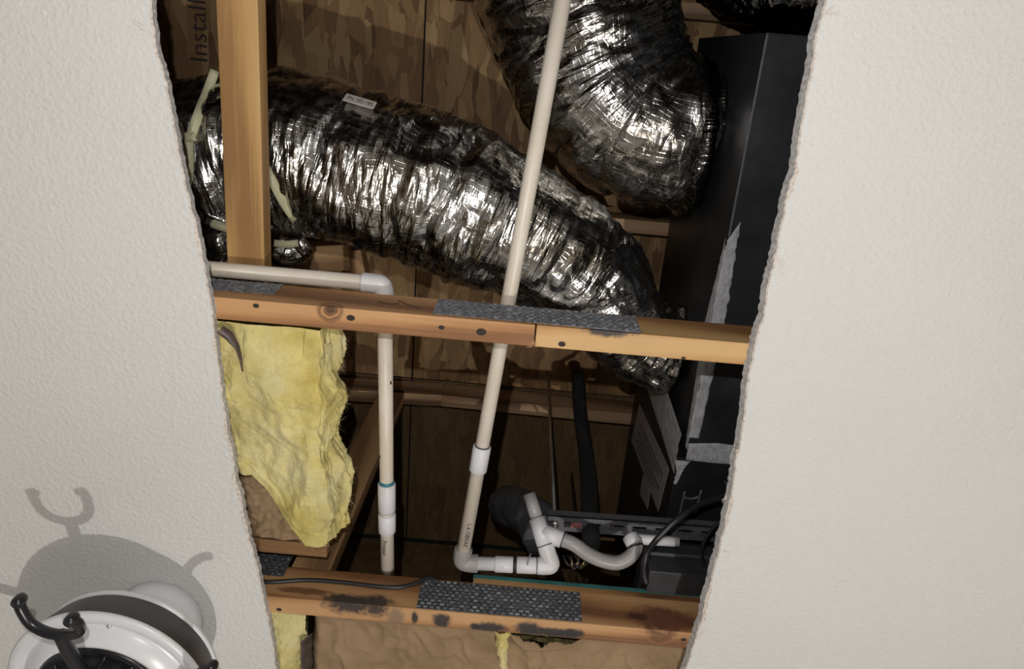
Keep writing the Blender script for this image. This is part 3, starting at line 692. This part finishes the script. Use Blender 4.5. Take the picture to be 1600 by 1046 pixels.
rod2 = thing('threaded_rod', 'thin dark rod hanging between the chord and the strut beside the black foam line', 'rod', P(896, 800, .3))
tube('rod', [P(893, 740, .96), P(897, 805, .3)], .003, BLACKMETAL, rod2, 8)
tag(tube('insulated_line', [P(903, 585, .97), P(906, 640, .85), P(914, 700, .7), P(918, 745, .55), P(921, 800, .35), P(924, 850, .2)], .02, FOAM), 'black foam covered pipe hanging down behind the strut channel', 'pipe')
tag(sweep('insulated_pipe', resample(smooth_path([P(790, 790, .5), P(815, 798, .42), P(838, 815, .34), P(852, 840, .27)], 8), .008)[0], .05, 36, GREYRUB, None, lambda s, a, r: .006 * fbm(s * 18, math.cos(a) * 2, math.sin(a) * 2), caps=True), 'fat dark grey wrapped pipe behind the white tee', 'pipe')
wb = thing('wire_bundle', 'few thin coloured wires tangled below the curved trap', 'wire', P(890, 870, .16))
for k in range(6):
    tube('wire', [P(880 + k * 6, 868, .17), P(884 + k * 5 + 4 * (k % 2), 878, .15), P(890 + k * 3, 884 + 3 * (k % 3), .15), P(900 + k * 4, 880, .17)], .0014, BRASS if k % 2 else CLEAR, wb, 6, 4)
tag(tube('wire_end', [P(824, 884, .1), P(826, 874, .11), P(829, 866, .13)], .0018, PVC_SHADE, seg=8), 'short curved white wire end rising left of the white tee', 'wire')
bc = P(1075, 885, .16)
cb = thing('condensate_pump', 'dark grey box standing behind the teal edged board at the right', 'pump', (bc.x, bc.y, h(.12)))
def prism(name, pxs_b, hb, pxs_t, ht, mat, parent):
    lo = [P(x, y, hb) for x, y in pxs_b]; hi = [P(x, y, ht) for x, y in pxs_t]; bm = bmesh.new(); v = [bm.verts.new(p) for p in lo + hi]
    n = len(lo); bm.faces.new(v[:n]); bm.faces.new(v[n:][::-1])
    for k in range(n): bm.faces.new((v[k], v[(k + 1) % n], v[n + (k + 1) % n], v[n + k]))
    bmesh.ops.recalc_face_normals(bm, faces=bm.faces[:]); bmesh.ops.bevel(bm, geom=bm.edges[:], offset=.003, segments=2, affect='EDGES')
    me = bpy.data.meshes.new(name); bm.to_mesh(me); bm.free(); return link(name, me, mat, parent)
x0, x1 = P(1004, 930, .12).x, .46; y0 = P(1060, 887, .12).y
def aabb(name, xa, xb, ya, yb, za, zb, mat, parent, bev=.003): return box(name, ((xa + xb) / 2, (ya + yb) / 2, h((za + zb) / 2)), (xb - xa, yb - ya, zb - za), mat, parent, bev)
PUMP = plain('dark_grey_plastic', (.028, .028, .031), .55, var=.25)
aabb('tank', .318, .5, .955, 1.09, .12, .17, PUMP, cb); aabb('cover', .312, .5, .95, 1.09, .17, .21, PUMP, cb)
box('seam_strip', (.405, .9485, h(.171)), (.175, .003, .003), CLEAR, cb, .0005)
tube('outlet', [P(1012, 920, .14), P(1016, 895, .15), P(1022, 880, .17), P(1028, 892, .17)], .0065, CLEAR, cb, 12)
ca = tag(tube('power_cable', [Vector((.46, .78, h(.2))), P(1136, 775, .19), P(1095, 789, .17), P(1055, 815, .14), P(1025, 845, .125), P(1009, 870, .10), P(1006, 895, .095), P(1010, 912, .09)], .006, CABLE), 'thick black cable sweeping from the drywall edge down past the dark grey box', 'cable')
tag(tube('loop_cable', [P(1150, 800, .15), P(1118, 822, .15), P(1100, 848, .15), P(1098, 872, .15), P(1108, 893, .15), P(1150, 905, .15)], .0035, CABLE), 'thin black cable loop beside the right edge of the opening', 'cable')
pb_ = thing('platform_board', 'brown board with teal painted top edge standing behind the scorched chord', 'board', (.25, 1.02, h(.1018)))
ya = 1.008; xb0 = P(740, 903, .115).x
def boardmesh(): pass
box('board', ((xb0 + .9) / 2, 1.026, h(.1018 + .0085)), (.9 - xb0, .034, .017), W_BOARD, pb_, .0015)
box('painted_edge', ((xb0 + .9) / 2, 1.026, h(.1018 + .0225)), (.9 - xb0 + .002, .035, .011), TEAL, pb_, .0015)['label'] = 'teal painted layer'
# the cable lying along the lower chord
cp = [PY(x, y, 1.003) for x, y in ((380, 905), (420, 910), (480, 907), (540, 911), (590, 917), (625, 918), (652, 911), (668, 904))] + [Vector((P(690, 902, .112).x, 1.02, h(.107))), Vector((P(700, 896, .112).x, 1.07, h(.107)))]
tag(tube('thin_cable', cp, .0042, CABLE), 'thin black cable draped along the face of the scorched lower chord', 'cable')
# ---------------------------------------------------------------- insulation
def fluffy(name, fn, nu, nv, mat, parent, depth):          # closed lump: outer surface fn(u,v,k) k=0 face,1 back
    return None
ba = thing('insulation_batt', 'torn yellow fibreglass batt hanging between the chords at the left edge', 'insulation', P(430, 660, .05))
def batt(u, v):
    # u: around the section (left back -> bottom face -> right side -> back), v: along Y
    y = .455 + v * .50
    xl, xr = -.60, -.318 - .008 * math.sin(v * 5) - .012 * max(0, v - .7) / .3
    hb = .018 + .03 * v * v; ht = .135
    if u < .62: t = u / .62; x = xl + (xr - xl) * t; z = hb; n = Vector((0, 0, -1))
    elif u < .85: t = (u - .62) / .23; x = xr + .012 * t + .02 * max(0, v - .35) * t; z = hb + (ht - hb) * t; n = Vector((1, 0, 0))
    else: t = (u - .85) / .15; x = xr + .012 - t * .28; z = ht; n = Vector((0, 0, 1))
    # round the lower right edge
    if abs(u - .62) < .05: n = Vector((.7, 0, -.7)); 
    # torn lower end: right part hangs lowest, left part ends early
    end = .765 + .145 * max(0, min(1, (x + .455) / .10)) + .012 * ns(x * 40, 3)
    yy = .455 + (end - .455) * v
    p = Vector((x, yy, z))
    a = .024 * fbm(p.x * 11, p.y * 8, p.z * 9, 2) + .011 * fbm(p.x * 26 + 3, p.y * 20, p.z * 24, 2) + .003 * fbm(p.x * 75, p.y * 60, p.z * 70, 2) + .0012 * ns(p.x * 230, p.y * 190, p.z * 200)
    if u > .62: a += .006 * ns(p.z * 160, p.y * 5) + .012 * max(0, fbm(p.y * 26, p.z * 30, 7, 3))
    a *= min(1, 12 * v + .25)
    if v > .93: a *= .6
    q = p + n * a
    q.z = max(q.z, .0145 if q.x < -.44 else .004)
    return Vector((q.x, q.y, h(q.z)))
sheet('fibreglass', batt, 230, 230, FIBRE, ba)
sheet('fibreglass_end', lambda u, v: (lambda a: Vector((a.x, a.y + .004 * ns(u * 40, v * 9), a.z + v * (h(.12) - a.z) * .96)))(batt(u * .62, 1)), 90, 16, FIBRE, ba)
def flap(u, v):
    x = -.52 + u * .19; y = .735 + v * .19
    z = .078 + .03 * (1 - v) + .012 * abs(fbm(x * 22, y * 22, 1, 3)) + .008 * (1 - abs(ns(x * 28 + y * 20, y * 34))) ** 4 - .01 * u
    return Vector((x + .004 * ns(y * 40, u), y + .006 * ns(x * 40, 3), h(z)))
sheet('kraft_facing', flap, 60, 60, KRAFT, ba, .001)['label'] = 'crumpled brown paper facing'
tp = [P(338, 512, .0), P(352, 522, .0), P(366, 540, .0), P(374, 562, .0), P(379, 580, .0)]
vs = []; fs = []
for i, p in enumerate(tp):
    wv = (.012, .012, .008, .005, .001)[i]; vs += [(p.x - .2 * wv, p.y + wv, h(.006)), (p.x + wv, p.y - .3 * wv, h(.0)), (p.x + wv * .3, p.y + wv * .4, h(-.004))]
for i in range(4):
    for k in range(2): fs.append((3 * i + k, 3 * i + k + 1, 3 * i + 4 + k, 3 * i + 3 + k))
link('torn_paper', pym('torn_paper', vs, fs), DARKPAPER, ba, True)['label'] = 'dark torn paper scrap'
# loose fibre tufts along the torn right edge
vs, fs = [], []; rr = random.Random(3)
for i in range(2600):
    v = rr.uniform(.1, 1); u = rr.choice((rr.uniform(.56, .84), rr.uniform(.05, .6))); q = batt(u, v)
    L = rr.uniform(.006, .02); d = Vector((rr.uniform(-.4, 1) if u > .6 else rr.uniform(-1, 1), rr.uniform(-1, 1), rr.uniform(-.7, .1)))
    sliver(q.x, q.y, q.z - .001, d.x * L, d.y * L, d.z * L, rr.uniform(.00012, .0003), i * 1.3)
o = link('loose_fibre', pym('loose_fibre', vs, fs), FIBRE, ba); o['kind'] = 'stuff'
# lower batt with paper face
bl = thing('insulation_batt', 'brown paper faced insulation batt below the scorched chord at the bottom', 'insulation', (0, 1.25, h(.03)))
def paper(u, v):
    x = -.352 + u * .80; y = 1.049 + v * .45
    f = fbm(x * 4, y * 5, 2, 2); r1 = 1 - abs(ns(x * 9 + 2 * ns(x * 4, y * 4), y * 13 + 5)); r2 = 1 - abs(ns(x * 26 + 2 * f, y * 15))
    z = .03 - .016 * f * min(1, v * 8) + min(1, v * 10) * (.016 * abs(ns(x * 10 + 1.5 * ns(x * 3, y * 3), y * 7 + 5)) + .009 * abs(ns(x * 19 + y * 12, y * 21 - x * 8)) - .006 * r2 ** 8 - .004)
    cx = (x - P(852, 1005, .013).x) / .066; cy = (y - 1.04) / .048                       # torn sag beside the tuft
    z -= .010 * max(0, 1 - abs(cx * cx + cy * cy - 1.15) * 2.5)
    e = max(0, 1 - u / .03); z += .05 * e * e
    return Vector((x + .003 * ns(y * 30, 2), y + .002 * ns(x * 30, 8), h(z)))
kf = sheet('kraft_facing', paper, 220, 130, KRAFT, bl, .001); kf['label'] = 'crinkled brown kraft paper face'
bm = bmesh.new(); bm.from_mesh(kf.data); gx = P(852, 1005, .013).x
def torn(c):
    a_, b_ = (c.x - gx) / .07, (c.y - 1.04) / (.040 + .012 * ns(c.x * 40, 2)); return a_ * a_ + b_ * b_ < 1
bmesh.ops.delete(bm, geom=[f for f in bm.faces if torn(f.calc_center_median())], context='FACES'); bm.to_mesh(kf.data); bm.free()
sheet('fibreglass', lambda u, v: Vector((P(852, 1005, .013).x + (u - .5) * .15, 1.047 + v * .05, h(.05 - .012 * fbm(u * 4, v * 3, 9, 3)))), 30, 14, plain('dark_fibreglass', (.14, .12, .045), .95, var=.6, scale=90, bump=.6), bl)  # dark olive fibre sheet filling the gap in the torn paper
def tuft(nm, fn, par, nu=40, nv=60): return sheet(nm, fn, nu, nv, FIBRE, par)
yb = thing('insulation_batt', 'strip of yellow fibreglass at the bottom left between drywall and brown paper', 'insulation', (-.43, 1.2, h(.03)))
def ystrip(u, v):
    x = -.50 + u * .142; y = 1.047 + v * .4; p = Vector((x, y, 0))
    z = .02 + .028 * u ** 3 - .02 * fbm(x * 14, y * 12, 3, 2) - .008 * fbm(x * 60, y * 40, 5, 3)
    return Vector((x + .004 * fbm(y * 40, x * 40, 1), y, h(z)))
tuft('fibreglass', ystrip, yb, 70, 120)
box('batt_core', (-.44, 1.25, h(.09)), (.13, .38, .06), FIBRE, yb, .01)
a, b = P(476, 1000, .03), P(488, 1080, .03)
def dstrip(u, v): return Vector((a.x - .006 + u * .016 + .004 * ns(v * 8, 2), a.y + v * (b.y - a.y), h(.022 + .03 * u)))
sheet('torn_edge', dstrip, 6, 24, DARKPAPER, bl, .001)['label'] = 'dark torn edge of the paper'
a, b = P(783, 990, .01), P(788, 1075, .01)
def tf(u, v):
    wd = .014 * (1 - .7 * v) + .004 * ns(v * 9, 1); x = a.x + (b.x - a.x) * v + (u - .5) * 2 * wd + .004 * ns(v * 6, 5)
    return Vector((x, a.y + (b.y - a.y) * v, h(.008 + .012 * (2 * u - 1) ** 2 + .004 * fbm(u * 6, v * 20, 2))))
tuft('fibre_tuft', tf, bl, 16, 50)['label'] = 'yellow fibreglass tuft'
# ---------------------------------------------------------------- ceiling fan
FX, FY = -.62, 1.06
fan = thing('ceiling_fan', 'white ceiling fan motor with black perforated band and black forked arms at the lower left', 'fan', (FX, FY, ZC))
c0 = Vector((FX, FY, ZC))
lathe('canopy', [(.0, -.0005), (.076, -.0005), (.0795, -.004), (.079, -.03), (.0765, -.034), (.0765, -.037), (.0775, -.04), (.07, -.062), (.058, -.078), (.0, -.08)], c0, FANWHITE, fan)
lathe('neck', [(.0, -.07), (.05, -.07), (.046, -.118), (.0, -.118)], c0, FANWHITE, fan)
lathe('housing', [(.0, -.108), (.12, -.108), (.148, -.112), (.1545, -.117), (.1555, -.122), (.152, -.126), (.0, -.126)], c0, FANWHITE, fan)
lathe('perforated_band', [(.151, -.122), (.155, -.135), (.159, -.15), (.163, -.165), (.1655, -.186)], c0, PERF, fan, 96, uv=True)['label'] = 'black perforated band'
lathe('tray', [(.165, -.181), (.1695, -.184), (.170, -.189), (.166, -.193), (.155, -.194), (.151, -.191), (.148, -.186), (.144, -.186), (.141, -.191), (.121, -.207), (.117, -.208), (.115, -.2), (.0, -.2)], c0, FANWHITE, fan, 96)['label'] = 'glossy white lower tray'
hub = lathe('motor_grille', [(.114, -.200), (.115, -.207), (.111, -.211), (.104, -.210), (.098, -.206), (.05, -.206), (.045, -.216), (.038, -.222), (.0, -.223)], c0, FANBLACK, fan)
for k in range(14):
    an = k * 6.283 / 14
    tube('grille_rib', [c0 + Vector((r * math.cos(an + t), r * math.sin(an + t), z)) for r, t, z in ((.04, 0, -.218), (.07, .22, -.2135), (.104, .38, -.2095))], .0026, FANBLACK, hub, 8, 4)
for k in range(3):
    an = math.radians(-84 + 120 * k); q = c0 + Vector((.146 * math.cos(an), .146 * math.sin(an), -.1885))
    lathe('screw', [(0, -.002), (.0035, -.0015), (.0045, .001), (.0045, .003)], q, CHROME, fan, 16)
for k in range(5):
    an = math.radians(-94.5 + 72 * k); R = Matrix.Rotation(an, 3, 'Z')
    def W(x, y, z): return c0 + R @ Vector((x, y, z))
    st_ = sweep('arm', smooth_path([W(.03, 0, -.226), W(.09, 0, -.236), W(.15, 0, -.25), W(.192, 0, -.258)], 6), lambda t: .0125 - .0025 * t, 16, FANBLACK, fan)
    full = [(.246, .046, -.286), (.232, .049, -.28), (.209, .040, -.268), (.195, .022, -.261), (.191, 0, -.259), (.195, -.022, -.258), (.208, -.042, -.256), (.232, -.053, -.253), (.247, -.054, -.251)]
    use = full[::-1] if k == 0 else full[4:]
    sweep('fork', smooth_path([W(*q) for q in use], 5), .0083, 14, FANBLACK, st_)
    for (x, y, z) in (((.246, .046, -.286), (.246, -.054, -.251)) if k == 0 else ((.246, -.054, -.251),)):
        lathe('tip_screw', [(0, .010), (.0075, .009), (.009, .004), (.009, -.004), (.0075, -.009), (0, -.010)], W(x, y, z), FANBLACK, st_, 14)
# repeats of a kind share a group
for base, grp in (('flexible_duct', 'foil covered ducts in the attic'), ('drain_pipe', 'PVC drain pipes on the chords'), ('roof_truss', 'roof trusses across the opening'), ('insulation_batt', 'insulation batts'), ('lumber_block', 'wood blocks under the roof deck'), ('threaded_rod', 'hanging rods')):
    for o in list(bpy.data.objects):
        if o.parent is None and o.name.split('.')[0] == base: o['group'] = grp
